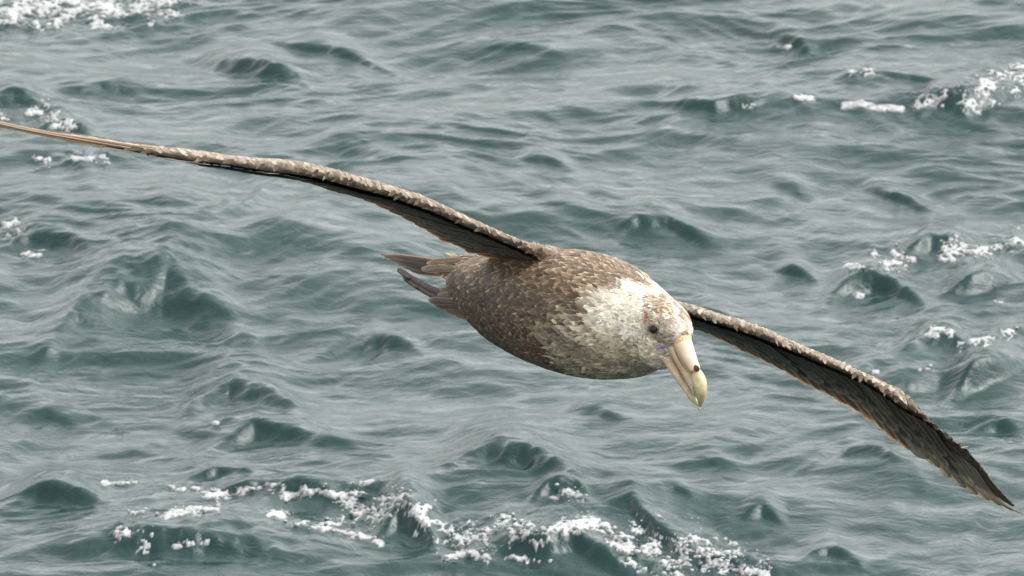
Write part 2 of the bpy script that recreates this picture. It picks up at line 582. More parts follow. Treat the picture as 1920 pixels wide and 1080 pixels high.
# spray: loose beads of water around the torn foam, one cloud for each breaking place
SPRAY = [
    ('spray_droplets', 'glassy beads of spray thrown along the long breaking crest', 'breaking_foam', 330, 0.0032),
    ('spray_beads', 'glassy beads of spray on the choppy water above the lowered wing', 'whitecap', 70, 0.0028),
    ('water_beads', 'beads of spray among the scattered foam streaks on dark water', 'foam_streak', 80, 0.0026),
    ('splash_beads', 'beads of splashing water in the tumbling white water at the wave top', 'white_water', 90, 0.0034),
]
for name, label, src, n, r0 in SPRAY:
    pts = FOAM_PTS[src]
    V, F = [], []
    for j in range(n):
        r = r0 * (0.3 + 1.1 * rng.random() ** 3)
        ctr = pts[rng.integers(len(pts))] + np.array([rng.normal() * .008, rng.normal() * .010, 0])
        ctr[2] = sample(H, ctr[0], ctr[1]) + r * .45 + .001
        V.append(BV * r * (0.7 + 0.6 * rng.random(3)) * np.array([1.3, 1.2, .8]) + ctr)
        F.append(BF + j * len(BV))
    o = mesh_obj(name, np.concatenate(V), np.concatenate(F), M_BEAD)
    o['kind'] = 'stuff'
    o['label'] = label
    o['category'] = 'sea spray'

# ================================================================== the bird
PXM = BIRD_D / FPX                                # metres per photo pixel at the bird
BASE = pix(1040, 690, 0.04)                       # root: under the breast
root = bpy.data.objects.new('giant_petrel', None)
COL.objects.link(root)
root.location = BASE
root.empty_display_size = 0.1
root['label'] = 'brown mottled seabird with pale head and heavy bill gliding low over the sea'
root['category'] = 'bird'

SPINE = np.array([  # px, py, radius px, z
    (858, 532, 14, -.165), (866, 530, 32, -.158), (882, 532, 48, -.138), (908, 541, 64, -.108),
    (960, 561, 89, -.044), (1020, 576, 106, .022), (1080, 586, 116, .088), (1135, 599, 112, .146),
    (1180, 613, 96, .194), (1212, 618, 78, .232), (1236, 620, 63, .262), (1246, 622, 52, .285)], float)


def spline(t):
    """Catmull-Rom through SPINE, t in 0..n-1"""
    n = len(SPINE)
    i = min(int(t), n - 2)
    f = t - i
    P = [SPINE[max(0, min(n - 1, i + k))] for k in (-1, 0, 1, 2)]
    return 0.5 * (2 * P[1] + (P[2] - P[0]) * f + (2 * P[0] - 5 * P[1] + 4 * P[2] - P[3]) * f * f
                  + (3 * P[1] - P[0] - 3 * P[2] + P[3]) * f ** 3)


lv, lf, tags = [], [], []          # loft verts, faces, (region, a, b)


def ring_loft(rings, tagf):
    n0 = sum(len(a) for a in lv)
    k = len(rings[0])
    lv.append(np.concatenate(rings))
    for i in range(len(rings)):
        for j in range(k):
            tags.append(tagf(i, j))
    for i in range(len(rings) - 1):
        for j in range(k):
            a, b = n0 + i * k + j, n0 + i * k + (j + 1) % k
            lf.append((a, b, b + k, a + k))
    lf.append(tuple(n0 + j for j in range(k))[::-1])
    e = n0 + (len(rings) - 1) * k
    lf.append(tuple(e + j for j in range(k)))


ts = np.linspace(0, len(SPINE) - 1, 60)
cen = np.array([pix(*spline(t)[[0, 1, 3]]) for t in ts])
rad = np.array([spline(t)[2] * PXM for t in ts])
tan = np.gradient(cen, axis=0)
tan /= np.linalg.norm(tan, axis=1)[:, None]
rings = []
for c, r, t in zip(cen, rad, tan):
    u = UP - t * (UP @ t)
    u /= np.linalg.norm(u)
    s = np.cross(t, u)
    a = np.linspace(0, 2 * math.pi, 40, endpoint=False)
    rings.append(c + r * (np.cos(a)[:, None] * u + np.sin(a)[:, None] * s))
ring_loft(rings, lambda i, j: (0, ts[i], j / 40 * 2 * math.pi))


def blob(px, py, r, z, sx=1, sy=1, sz=1, tg=(1, 11.0, 0)):
    c = pix(px, py, z)
    rr = []
    for th in np.linspace(0.05, math.pi - 0.05, 15):
        a = np.linspace(0, 2 * math.pi, 24, endpoint=False)
        d = (np.sin(th) * np.cos(a))[:, None] * RX * sx + (np.sin(th) * np.sin(a))[:, None] * UP * sy - math.cos(th) * FW * sz
        rr.append(c + d * r * PXM)
    ring_loft(rr, lambda i, j: tg)


blob(1252, 612, 44, .290, 1, 1, 1)                # crown and brow
blob(1267, 620, 32, .314, 1, 1.0, 1)             # forehead above the bill
blob(1238, 652, 42, .282, 1, .95, 1)              # cheek and chin
blob(1262, 655, 24, .300, 1, 1, 1)                # bill root
blob(862, 507, 27, -.155, 1.15, .95, 1.3, (0, 1.6, .5))   # rump above the tail
blob(895, 514, 38, -.120, 1.1, .9, 1.2, (0, 2.6, .5))

# wings: top outline T, lower rim of the leading edge B, trailing edge E, all in photo pixels
WR_T = [(1075, 470), (1031, 461), (996, 457), (967, 446.5), (923, 427.5), (879, 407), (821, 379), (792, 366), (762, 357.5),
        (704, 340), (646, 322.5), (587, 308), (558, 302), (529, 299), (478, 297), (423, 290.5), (373, 283), (292, 274),
        (233, 268.5), (175, 258), (87, 246.7), (0, 228), (-110, 203)]
WR_B = [(1050, 502), (1007, 481.5), (967, 462.5), (923, 443.5), (879, 426), (821, 401), (792, 389.6), (733, 369), (675, 354.6),
        (617, 338.5), (558, 327), (500, 321), (437, 310), (350, 300), (292, 290), (233, 279), (175, 269), (87, 253), (0, 235), (-110, 206)]
WR_E = [(995, 508), (971, 500), (952, 497.5), (931, 491), (902, 479), (876, 475), (856, 461), (824, 450), (806, 437), (792, 430),
        (751, 407), (704, 384), (660, 368), (625, 360), (587, 346), (558, 338.5), (500, 328), (449, 322), (437, 318), (350, 305),
        (292, 295), (233, 283), (175, 273), (87, 256), (0, 238), (-110, 208)]
WL_T = [(1165, 497), (1190, 518), (1215, 541), (1240, 556), (1271, 564), (1309, 575), (1353, 589), (1398, 601), (1431, 613), (1487, 640),
        (1553, 667), (1598, 688), (1619, 698), (1678, 725), (1699, 738), (1714, 755), (1738, 780), (1752, 795), (1782, 820),
        (1812, 842), (1838, 870), (1853, 888), (1860, 901), (1886, 930), (1926, 967)]
WL_B = [(1175, 545), (1215, 562), (1250, 577), (1289, 589), (1331, 602), (1375, 615.5), (1420, 631), (1464, 649), (1509, 667),
        (1553, 685), (1620, 713), (1664, 740), (1693, 762), (1714, 774), (1738, 787), (1760, 805), (1782, 824), (1812, 846),
        (1838, 874), (1860, 904), (1886, 932), (1926, 967.5)]
WL_E = [(1150, 575), (1200, 586), (1250, 603), (1300, 620), (1315, 622), (1344, 635), (1375, 649), (1389, 658), (1420, 671), (1442, 682),
        (1475, 699), (1504, 717), (1531, 733), (1549, 739), (1575, 754), (1598, 765), (1618, 779), (1637, 793), (1658, 812),
        (1684, 832), (1708, 850), (1750, 871), (1773, 894), (1797, 911), (1820, 925), (1856, 941.5), (1892, 956), (1926, 968)]


class Wing:
    def __init__(self, T, B, E, zpts, cpts):
        self.T, self.B, self.E = (np.array(sorted(a), float) for a in (T, B, E))
        self.tx, self.bx, self.ex = ((a[0][0], a[-1][0]) for a in (T, B, E))
        self.z, self.c = np.array(zpts), np.array(cpts)

    def zl(self, f):
        return np.interp(f, self.z[:, 0], self.z[:, 1])

    def ch(self, f):
        return np.interp(f, self.c[:, 0], self.c[:, 1])

    def _p(self, A, xr, f):
        x = xr[0] + (xr[1] - xr[0]) * f
        return x, np.interp(x, A[:, 0], A[:, 1])

    def top(self, f, dz=-.022):
        x, y = self._p(self.T, self.tx, f)
        return pix(x, y, self.zl(f) + dz * self.thin(f))

    def low(self, f, dz=-.012):
        x, y = self._p(self.B, self.bx, f)
        return pix(x, y, self.zl(f) + dz * self.thin(f))

    def trail(self, f):
        x, y = self._p(self.E, self.ex, f)
        return pix(x, y, self.zl(f) - self.ch(f))

    def thin(self, f):
        return np.interp(f, [0, .6, .9, 1], [1, 1, .5, .2])

    def under(self, f, c):
        f = np.clip(f, 0, 1)
        a, b = self.low(f), self.trail(f)
        return a + (b - a) * np.asarray(c)[..., None]

    def normal(self, f, c):
        e = 1e-3
        d1 = self.under(np.minimum(f + e, .999), c) - self.under(np.minimum(f + e, .999) - 2 * e, c)
        d2 = self.under(f, np.asarray(c) + e) - self.under(f, np.asarray(c) - e)
        n = np.cross(d1, d2)
        n /= np.linalg.norm(n, axis=-1)[..., None] + 1e-12
        s = np.sign(np.sum(n * (CP - self.under(f, c)), -1))
        return n * s[..., None]


WING_R = Wing(WR_T, WR_B, WR_E, [(0, .095), (.06, .12), (.44, .31), (1, .38)],
              [(0, .16), (.3, .155), (.5, .13), (.75, .085), (.93, .04), (1, .005)])
WING_L = Wing(WL_T, WL_B, WL_E, [(0, .05), (.14, .01), (.71, -.17), (1, -.34)],
              [(0, .16), (.5, .155), (.7, .14), (.85, .10), (.96, .04), (1, .005)])

for reg, W in ((2, WING_R), (3, WING_L)):
    fs = np.concatenate([np.linspace(0, .9, 70), np.linspace(.91, .97, 6)])
    rr = []
    for f in fs:
        T, B, E = W.top(f), W.low(f), W.trail(f)
        z = -FW                                   # towards the camera side
        th = W.thin(f)
        T0 = W.top(f, 0)
        B0 = W.low(f, 0)
        ins = UP * 0.004 * th
        cs = np.linspace(0, 1, 2)
        sec = [T, T0 + (B0 - T0) * .15 - z * .009 * th, T0 + (B0 - T0) * .42, T0 + (B0 - T0) * .8 - z * .002 * th, B,
               B + (E - B) * .14 + ins, B + (E - B) * .38 + ins * .8, B + (E - B) * .6 + ins * .3,
               T + (E - T) * .6 + ins * .8, T + (E - T) * .3 + ins * 1.5]
        # soften: insert midpoints
        out = []
        for a, b in zip(sec, sec[1:] + sec[:1]):
            out += [a, (a + b) / 2]
        rr.append(np.array(out))
    ring_loft(rr, lambda i, j, reg=reg, fs=fs: (reg, fs[i], j / 2.0))

LV = np.concatenate(lv) - BASE
# one continuous skin: fuse trunk, head and wings
tmp = mesh_obj('fuse', LV, lf)
bm = bmesh.new()
bm.from_mesh(tmp.data)
bmesh.ops.recalc_face_normals(bm, faces=bm.faces)
bm.to_mesh(tmp.data)
bm.free()
md = tmp.modifiers.new('r', 'REMESH')
md.mode = 'VOXEL'
md.voxel_size = 0.0026
ms = tmp.modifiers.new('s', 'SMOOTH')
ms.factor = 0.5
ms.iterations = 5
dg = bpy.context.evaluated_depsgraph_get()
body_me = bpy.data.meshes.new_from_object(tmp.evaluated_get(dg))
bpy.data.objects.remove(tmp, do_unlink=True)
body_me.name = 'body'
for p in body_me.polygons:
    p.use_smooth = True
body = bpy.data.objects.new('body', body_me)
COL.objects.link(body)
body.parent = root
body['label'] = 'brown body, pale speckled neck and head, long narrow wings'

kd = KDTree(len(LV))
for i, v in enumerate(LV):
    kd.insert(v, i)
kd.balance()
BVH = BVHTree.FromObject(body, bpy.context.evaluated_depsgraph_get())


def on_body(px, py):
    """local point and normal where the photo pixel meets the bird's skin"""
    o = pix(px, py, 2.0) - BASE
    d = pix(px, py, 0.0) - BASE - o
    d /= np.linalg.norm(d)
    loc, nor, i, dist = BVH.ray_cast(Vector(o), Vector(d))
    return (np.array(loc), np.array(nor)) if loc else (None, None)


# ------------------------------------------------------------------ plumage colours
BROWN = np.array([.058, .038, .025])
DARK = np.array([.10, .082, .066])
TAN = np.array([.30, .215, .135])
GREY = np.array([.17, .148, .125])
CREAM = np.array([.54, .46, .33])
WHITE = np.array([.68, .615, .50])


def lerp(a, b, t):
    t = np.clip(t, 0, 1)
    return a + (b - a) * t


def spx(a):
    """spine parameter -> photo-x of that place along the body"""
    return np.interp(a, range(len(SPINE)), SPINE[:, 0])


def n3(P, s, seed):
    q = P * s
    return vnoise(q[:, 0] + q[:, 1] * .7, q[:, 2] - q[:, 1] * .6, seed)


def plumage(p, reg, a, b, n1, n2, rnd=.5):
    """(base colour, fringe colour) of a feather at local point p"""
    if reg in (2, 3):
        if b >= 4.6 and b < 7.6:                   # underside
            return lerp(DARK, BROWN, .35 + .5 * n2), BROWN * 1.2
        hand = a > (.44 if reg == 2 else .70)
        base = lerp(np.array([.105, .078, .056]), np.array([.25, .195, .145]), .45 + n2 * .8 + .7 * (rnd - .5))
        fr = np.array([.41, .325, .24])
        if reg == 2 and hand:
            base = lerp(base, np.array([.29, .235, .18]), .5)
            fr = np.array([.50, .42, .34])
        if reg == 3 and hand:
            base = base * .45
            fr = fr * .5
        k = np.clip(((.13 if reg == 2 else .06) - a) / .08, 0, 1)
        base, fr = lerp(base, np.array([.15, .108, .07]), k), lerp(fr, np.array([.36, .28, .19]), k)
        if b > 7.5:
            base, fr = BROWN * 1.2, GREY
        return base, fr
    s = spx(a) + n1 * 40
    upness = math.cos(b) if reg == 0 else .3
    if reg == 0:
        if s < 930:
            base, fr = lerp(GREY * .8, BROWN, (s - 850) / 60), lerp(GREY * 1.2, TAN * .6, (s - 850) / 70)
        else:
            base, fr = lerp(BROWN, BROWN * 1.35, (s - 980) / 80), lerp(TAN * .6, TAN, (s - 980) / 90)
        if upness > .25:                           # shoulder and back: golden brown
            k = (upness - .25) * 2.2
            base, fr = lerp(base, np.array([.105, .072, .045]), k), lerp(fr, np.array([.48, .35, .22]), k)
        edge = 1150 + 52 * np.clip((upness - .1) * 1.5, 0, 1) + 12 * max(-upness, 0)
        t = (s - edge) / 62
        mott = np.clip(t * 1.1 + (.7 * n2 + 1.1 * (rnd - .5)) * (1.25 - np.clip(t, 0, 1)), 0, 1) * (t > -.45)
        base = lerp(base, CREAM, mott)
        fr = lerp(fr, WHITE, t * 1.2 + .1)
        if s < 1120 and rnd > .86:
            fr = np.array([.52, .39, .24])
        if s > 1110 and upness < .05:
            k = min(.9, (.05 - upness) * 1.2)
            mo = np.clip(.45 + 1.4 * n2 + .8 * (rnd - .5), 0, 1)
            base = lerp(base, lerp(np.array([.20, .16, .11]), CREAM * .8, mo), k)
            fr = lerp(fr, CREAM * .9, k)
        if s > 1175 and upness > -.15:             # clean pale nape
            k = np.clip((s - 1175) / 30, 0, 1) * np.clip((upness + .15) * 2.5, 0, 1) * (.9 if rnd < .72 else .3)
            base, fr = lerp(base, WHITE * (1.02 + .3 * n2), k), lerp(fr, WHITE * 1.1, k)
        return base, fr
    # head
    mott = np.clip(.66 + 1.3 * n2 + .4 * n1 + 1.0 * (rnd - .5), 0, 1)
    return lerp(np.array([.26, .19, .125]), WHITE * .95, mott), WHITE * .95


def head_tone(p, base, fr, f, rnd=.5):
    f = f + .8 * (rnd - .5)
    """crown freckles, grey lores and a pale nape; measured from the eye"""
    d = p - EYE
    u, r = d @ UP, d @ RX
    if u > .006 and r > -.012:                     # crown: rusty freckles
        t = np.clip(.42 + 1.9 * f, 0, 1) * np.clip((u - .005) / .006, 0, 1)
        base = lerp(base, np.array([.21, .115, .055]), t)
        fr = lerp(fr, base, t * .7)
    if abs(u) < .012 and abs(r - .012) < .014:     # lores
        base = lerp(base, np.array([.30, .25, .20]), .55)
        fr = lerp(fr, base, .5)
    if u < -.012:
        t = np.clip(.35 + 1.3 * f, 0, 1)
        base = lerp(base, np.array([.29, .235, .165]), t * .85)
        fr = lerp(fr, base, .3)
    if r < -.012 and u > -.01:
        base = lerp(base, WHITE, .55)
        fr = WHITE
    return base, fr


EYE, EYEN = on_body(1226, 617)

nv = len(body_me.vertices)
vco = np.empty(nv * 3, np.float32)
body_me.vertices.foreach_get('co', vco)
vco = vco.reshape(-1, 3).astype(float)
vtag = [tags[kd.find(v)[1]] for v in vco]
NZ1, NZ2, NZ3 = n3(vco, 28, 1), n3(vco, 75, 5), n3(vco, 190, 31)
bc = np.empty((nv, 4), np.float32)
bc[:, 3] = 1


def tone_at(p, i, rnd=.5):
    reg, a, b = vtag[i]
    px_near_head = reg == 1 or (reg == 0 and spx(a) > 1226)
    if px_near_head:
        base, fr = plumage(p, 1, a, b, NZ1[i], NZ2[i], rnd)
        base, fr = head_tone(p, base, fr, NZ3[i], rnd)
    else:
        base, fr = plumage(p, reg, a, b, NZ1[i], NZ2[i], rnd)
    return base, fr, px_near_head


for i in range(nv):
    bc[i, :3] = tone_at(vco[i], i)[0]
ca = body_me.color_attributes.new('col', 'FLOAT_COLOR', 'POINT')
ca.data.foreach_set('color', bc.ravel())
body_me.materials.clear()
body_me.materials.append(mat_skin())

M_FEA = mat_feather('body_feathers', 0.0)
M_WFEA = mat_feather('flight_feathers', 0.22)

# ------------------------------------------------------------------ body feathers
NU, NV_ = 5, 6
uu, vvv = np.meshgrid(np.linspace(-1, 1, NU), np.linspace(0, 1, NV_))
uu, vvv = uu.ravel(), vvv.ravel()
FQ = np.array([(r * NU + c, (r + 1) * NU + c, (r + 1) * NU + c + 1, r * NU + c + 1) for r in range(NV_ - 1) for c in range(NU - 1)])


def width_profile(v, pw=.5):
    return np.where(v < pw, .55 + .45 * v / pw, np.sqrt(np.clip(1 - ((v - pw) / (1.02 - pw)) ** 2, 0.02, 1)))


def feather_patch(p, n, t, L, Wd, lift, tilt, base, fr, edge=.8, dark=.75):
    t = t - n * (t @ n)
    t /= np.linalg.norm(t) + 1e-9
    b = np.cross(n, t)
    w = width_profile(vvv) * Wd / 2
    ragged = np.tile(rng.normal(size=NU) * .15, NV_) * vvv ** 2
    sway = .12 * rng.normal()
    P = (p + t * ((vvv + ragged - .35) * L)[:, None] + b * (uu * w + sway * L * vvv ** 2)[:, None]
         + n * (lift + tilt * vvv * L - .10 * Wd * uu ** 2 - .05 * L * vvv ** 2)[:, None])
    rim = np.clip((np.maximum(vvv, .55 * np.abs(uu) + .45 * vvv) + ragged - edge) / (1 - edge), 0, 1) * (.55 + .45 * rng.random())
    mid = np.exp(-(uu / .45) ** 2) * np.clip(1 - vvv, 0, 1)
    c = base * (1 - (1 - dark) * mid)[:, None]
    c = c + (fr - c) * rim[:, None]
    return P, c


npoly = len(body_me.polygons)
pc = np.empty(npoly * 3, np.float32)
body_me.polygons.foreach_get('center', pc)
pc = pc.reshape(-1, 3).astype(float)
pn = np.empty(npoly * 3, np.float32)
body_me.polygons.foreach_get('normal', pn)
pn = pn.reshape(-1, 3).astype(float)
first_v = np.array([p.vertices[0] for p in body_me.polygons])
ptag = [vtag[i] for i in first_v]

order = rng.permutation(npoly)
cells = {}
CS = 0.012
patches = []
LOCAL_CAM = CP - BASE
for i in order:
    reg, a, b = ptag[i]
    p, n = pc[i], pn[i]
    s = spx(a) if reg == 0 else 1240
    if reg in (2, 3):
        if 4.6 <= b < 7.4:
            spc, L, Wd = .0085, .020, .011
        else:
            spc, L, Wd = .0050, .0105, .0060
        hand = a > (.5 if reg == 2 else .70)
        if hand:
            spc, L, Wd = spc * 1.25, L * 1.35, Wd * .95
        if a > (.80 if reg == 2 else .88):
            continue
        W = WING_R if reg == 2 else WING_L
        out = W.low(min(a + .02, .98)) - W.low(a)
        out = out / np.linalg.norm(out)
        back = W.trail(a) - W.low(a)
        back = back / np.linalg.norm(back)
        if b < 4.6:                                # leading edge: feathers run round the edge and outwards
            back = np.cross(n, out)
            if back @ (FW + UP * (1 if b < 2.2 else -1)) < 0:
                back = -back
            t = back * .75 + out * (.6 if not hand else 1.4)
            if b > 2.6:
                t = back * .1 + out
                L *= .7
        else:
            t = back * .6 + out * .9
    else:
        ax = cen[int(np.clip(a / (len(SPINE) - 1) * 59, 0, 59))], tan[int(np.clip(a / (len(SPINE) - 1) * 59, 0, 59))]
        t = -ax[1]
        g = np.interp(s, [780, 900, 1080, 1150, 1200, 1240], [.019, .019, .0165, .013, .0095, .0062])
        if math.cos(b) > .3 and s < 1190:
            g *= 1.35
        spc, L, Wd = g * .31, g * 1.12, g * .46
        if reg == 1 or s > 1226:
            t = -tan[52] * .8 - RX * .35 + UP * .15
            dd = np.linalg.norm(p - EYE)
            if dd < .0078:
                continue
            spc, L, Wd = .0029, .0072, .0032
    # poisson spacing
    key = tuple((p // CS).astype(int))
    ok = True
    for dx in (-1, 0, 1):
        for dy in (-1, 0, 1):
            for dz in (-1, 0, 1):
                for q in cells.get((key[0] + dx, key[1] + dy, key[2] + dz), ()):
                    if (p[0] - q[0]) ** 2 + (p[1] - q[1]) ** 2 + (p[2] - q[2]) ** 2 < spc * spc:
                        ok = False
                        break
                if not ok:
                    break
            if not ok:
                break
        if not ok:
            break
    if not ok:
        continue
    cells.setdefault(key, []).append(p)
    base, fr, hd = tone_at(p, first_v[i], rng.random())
    k = math.exp(.30 * rng.normal() - .03)
    base = np.clip(base * np.clip(k, .5, 1.9), 0, .85)
    fr = np.clip(fr * (1 + .15 * rng.normal()), 0, .88)
    jit = rng.normal(size=3) * .16
    P, c = feather_patch(p, n, t / (np.linalg.norm(t) + 1e-9) + jit, L * (.85 + .3 * rng.random()), Wd * (.85 + .3 * rng.random()),
                         .0003 + .0005 * rng.random(), (.02 if reg > 1 else .045) + .03 * rng.random() if not hd else .03, base, fr,
                         edge=.72 if not hd else .6)
    facing = n @ (LOCAL_CAM - p) > 0
    patches.append((P, c, n, L * Wd * max(0, n @ (LOCAL_CAM - p)) / np.linalg.norm(LOCAL_CAM - p), reg, s))

FUV = np.stack([(uu + 1) / 2, vvv], -1)
size_rank = sorted(range(len(patches)), key=lambda i: -patches[i][3])
single = set([i for i in size_rank if patches[i][4] == 0][:300])
V, F, C, U, NN = [], [], [], [], []
for i, (P, c, n, _, _, _) in enumerate(patches):
    if i in single:
        mesh_obj('contour_feather', P, FQ, M_FEA, root, c, FUV + rng.random(2) * 9, nrm=np.tile(n, (len(P), 1)))
    else:
        F.append(FQ + len(V) * NU * NV_)
        NN.append(np.tile(n, (len(P), 1)))
        V.append(P)
        C.append(c)
        U.append(FUV + rng.random(2) * 9)
pl = mesh_obj('plumage', np.concatenate(V), np.concatenate(F), M_FEA, root, np.concatenate(C), np.concatenate(U), nrm=np.concatenate(NN))
pl['kind'] = 'stuff'
print('feathers', len(patches))

# ------------------------------------------------------------------ wing feathers (each one a part)
NU2, NV2 = 7, 12
gu, gv = np.meshgrid(np.linspace(-1, 1, NU2), np.linspace(0, 1, NV2))
gu, gv = gu.ravel(), gv.ravel()
FQ2 = np.array([(r * NU2 + c, r * NU2 + c + 1, (r + 1) * NU2 + c + 1, (r + 1) * NU2 + c) for r in range(NV2 - 1) for c in range(NU2 - 1)])


def wing_feather(name, W, f0, c0, f1, c1, wf, layer, base, fr, pw=.6, tilt=.0010, edge=.84, jag=0.0, shaft=1.35):
    prof = width_profile(gv, pw)
    if pw > .75:
        prof = np.where(gv < pw, .7 + .3 * gv / pw, np.sqrt(np.clip(1 - ((gv - pw) / (1.03 - pw)) ** 2, .02, 1)))
    f = f0 + (f1 - f0) * gv ** 1.1 + gu * prof * wf / 2
    c = c0 + (c1 - c0) * gv - .05 * (gu ** 2) * (gv > .7)
    f = np.clip(f, 0, 1)
    P = W.under(f, c)
    n = W.normal(np.clip(f, .002, .998), np.clip(c, .02, .98))
    P = P + n * (layer + tilt * gu - .0006 * gu ** 2)[:, None]
    rim = np.clip((np.maximum(gv ** 1.5, np.abs(gu) * .97) - edge) / (1 - edge), 0, 1)
    colr = base * (1 - .18 * np.exp(-(gu / .5) ** 2) * (1 - gv))[:, None]
    sh = np.exp(-(gu / .12) ** 2) * .6
    colr = colr * (1 + (shaft - 1) * sh)[:, None]
    colr = colr + (fr - colr) * rim[:, None]
    return mesh_obj(name, P - BASE, FQ2, M_WFEA, root, colr, np.stack([gu * .5 + .5, gv * 3], -1) + rng.random(2) * 7)


def jit(c, k=.12):
    return np.clip(c * (1 + k * rng.normal()), 0, .85)


def fledge(W, wrist, root_f, nsec, prim_tips, prim_base, prim_col, skew):
    step = (wrist - root_f) / nsec
    for i in range(nsec):
        f0 = root_f + step * (i + .3)
        wing_feather('secondary_feather', W, f0 - skew * .5, .35, f0 + skew, 1.0 + .018 * rng.normal(), step * 2.0, 0.0,
                     jit(np.array([.115, .090, .068])), np.array([.46, .33, .20]), pw=.8)
    n = len(prim_tips)
    for i in range(n):
        t = i / (n - 1)
        f0 = prim_base[0] + (prim_base[1] - prim_base[0]) * t
        wing_feather('primary_feather', W, f0, .45 - .25 * t, prim_tips[i], 1.0 - .04 * t, (.075 - .03 * t) * prim_base[2], 0.0005 * (n - i) / n,
                     jit(prim_col), prim_col * .45, pw=.8, edge=.9, shaft=1.6)
    m = int(nsec * 1.15)
    span = wrist + .1 - root_f
    for i in range(m):
        f0 = root_f + span * (i + .5) / m
        wing_feather('greater_covert', W, f0 - skew * .6, .16, f0 + skew * .8, .74 + .04 * rng.normal(), span / m * 2.1, .0022,
                     jit(np.array([.135, .110, .088]), .38), np.array([.40, .33, .26]), pw=.7, edge=.82)
    m = int(nsec * 1.3)
    for i in range(m):
        f0 = root_f + span * (i + .5) / m
        wing_feather('median_covert', W, f0 - skew * .6, .02, f0 + skew * .6, .46 + .04 * rng.normal(), span / m * 2.2, .0042,
                     jit(np.array([.092, .074, .060]), .38), np.array([.26, .21, .165]), pw=.7, edge=.82)


fledge(WING_L, .70, .03, 22, [.735, .765, .795, .835, .865, .895, .925, .955, .978, .998], (.68, .86, 1.0), np.array([.27, .245, .20]), .05)
fledge(WING_R, .46, .03, 20, [.50, .55, .60, .66, .72, .78, .84, .90, .955, .998], (.44, .78, 1.3), np.array([.20, .165, .13]), .045)


# ------------------------------------------------------------------ tail, vent feathers and tucked feet
def free_feather(name, pts, wd, base, fr, mat=M_WFEA, side=None, pw=.75):
    """feather along pixel points (px, py, z), width in px"""
    p = np.array([pix(*q) for q in pts]) - BASE
    tt = np.linspace(0, len(p) - 1, NV2)
    path = np.stack([np.interp(tt, range(len(p)), p[:, k]) for k in range(3)], -1)
    T = np.gradient(path, axis=0)
    T /= np.linalg.norm(T, axis=1)[:, None]
    view = -FW if side is None else side
    S = np.cross(T, view)
    S /= np.linalg.norm(S, axis=1)[:, None]
    N = np.cross(S, T)
    vi = np.repeat(np.arange(NV2), NU2)
    prof = np.where(gv < pw, .6 + .4 * gv / pw, np.sqrt(np.clip(1 - ((gv - pw) / (1.03 - pw)) ** 2, .02, 1)))
    P = path[vi] + S[vi] * (gu * prof * wd * PXM / 2)[:, None] + N[vi] * (-.0012 * gu ** 2 + .0006 * gu)[:, None]
    rim = np.clip((np.maximum(gv ** 1.5, np.abs(gu) * .97) - .82) / .18, 0, 1)
    c = base * (1 + .25 * np.exp(-(gu / .12) ** 2))[:, None]
    c = c + (fr - c) * rim[:, None]
    return mesh_obj(name, P, FQ2, mat, root, c, np.stack([gu * .5 + .5, gv * 3], -1) + rng.random(2) * 5)


tail = [((714, 477), (890, 489), 9), ((720, 480), (890, 496), 12), ((731, 486), (890, 502), 15), ((744, 493), (890, 508), 16),
        ((757, 500), (890, 513), 16), ((770, 506), (890, 518), 16)]
for k, (tip, bs, wd) in enumerate(tail):
    mx = ((tip[0] + bs[0]) / 2 + 4, (tip[1] + bs[1]) / 2 + 3 - k * .5)
    z0, z1 = -.135 - .004 * k, -.33 + .012 * k
    free_feather('tail_feather', [(*bs, z0), (*mx, (z0 + z1) / 2), (*tip, z1)], wd,
                 jit(np.array([.30, .24, .18]) if k == 0 else np.array([.085, .067, .052])), np.array([.20, .16, .12]))
for k, (tip, bs, wd) in enumerate([((800, 494), (885, 488), 14), ((806, 500), (892, 496), 20), ((790, 505), (880, 505), 16), ((812, 509), (890, 511), 20),
                                   ((826, 516), (895, 520), 20), ((838, 524), (900, 530), 18)]):
    free_feather('uppertail_covert' if k < 2 else 'undertail_covert', [(*bs, -.105), ((tip[0] + bs[0]) / 2, (tip[1] + bs[1]) / 2 - 2, -.135), (*tip, -.185)],
                 wd, jit(np.array([.15, .122, .095]), .2), np.array([.30, .24, .18]))
for k, (tip, bs) in enumerate([((824, 545), (895, 549)), ((820, 553), (892, 558)), ((803, 563), (880, 566)), ((826, 561), (900, 568)),
                               ((814, 570), (890, 578)), ((834, 570), (905, 582)), ((832, 579), (905, 592)), ((848, 585), (920, 604))]):
    free_feather('undertail_covert', [(*bs, -.085 - .003 * k), ((tip[0] + bs[0]) / 2, (tip[1] + bs[1]) / 2 + 1, -.115), (*tip, -.165)],
                 16, jit(np.array([.12, .095, .072]), .25), np.array([.26, .205, .15]))

for k in range(5):                                 # outer quills of the raised wing, seen edge-on
    w_ = .15 + .72 * k / 4
    pts_ = []
    for f in np.linspace(.66 + .02 * k, .999, 9):
        xt = WING_R.tx[0] + (WING_R.tx[1] - WING_R.tx[0]) * f
        yt = np.interp(xt, WING_R.T[:, 0], WING_R.T[:, 1])
        ye = np.interp(xt, WING_R.E[:, 0], WING_R.E[:, 1])
        pts_.append((xt, yt + (ye - yt) * w_, WING_R.zl(f) + .002 - .001 * abs(k - 2)))
    free_feather('primary_feather', pts_, 4.2, [np.array([.40, .30, .20]), np.array([.16, .115, .08])][k % 2], np.array([.22, .16, .11]), pw=.9)

M_FOOT = mat_horn('dark_foot_skin', (.016, .012, .010), (.06, .045, .037), .7, 150)


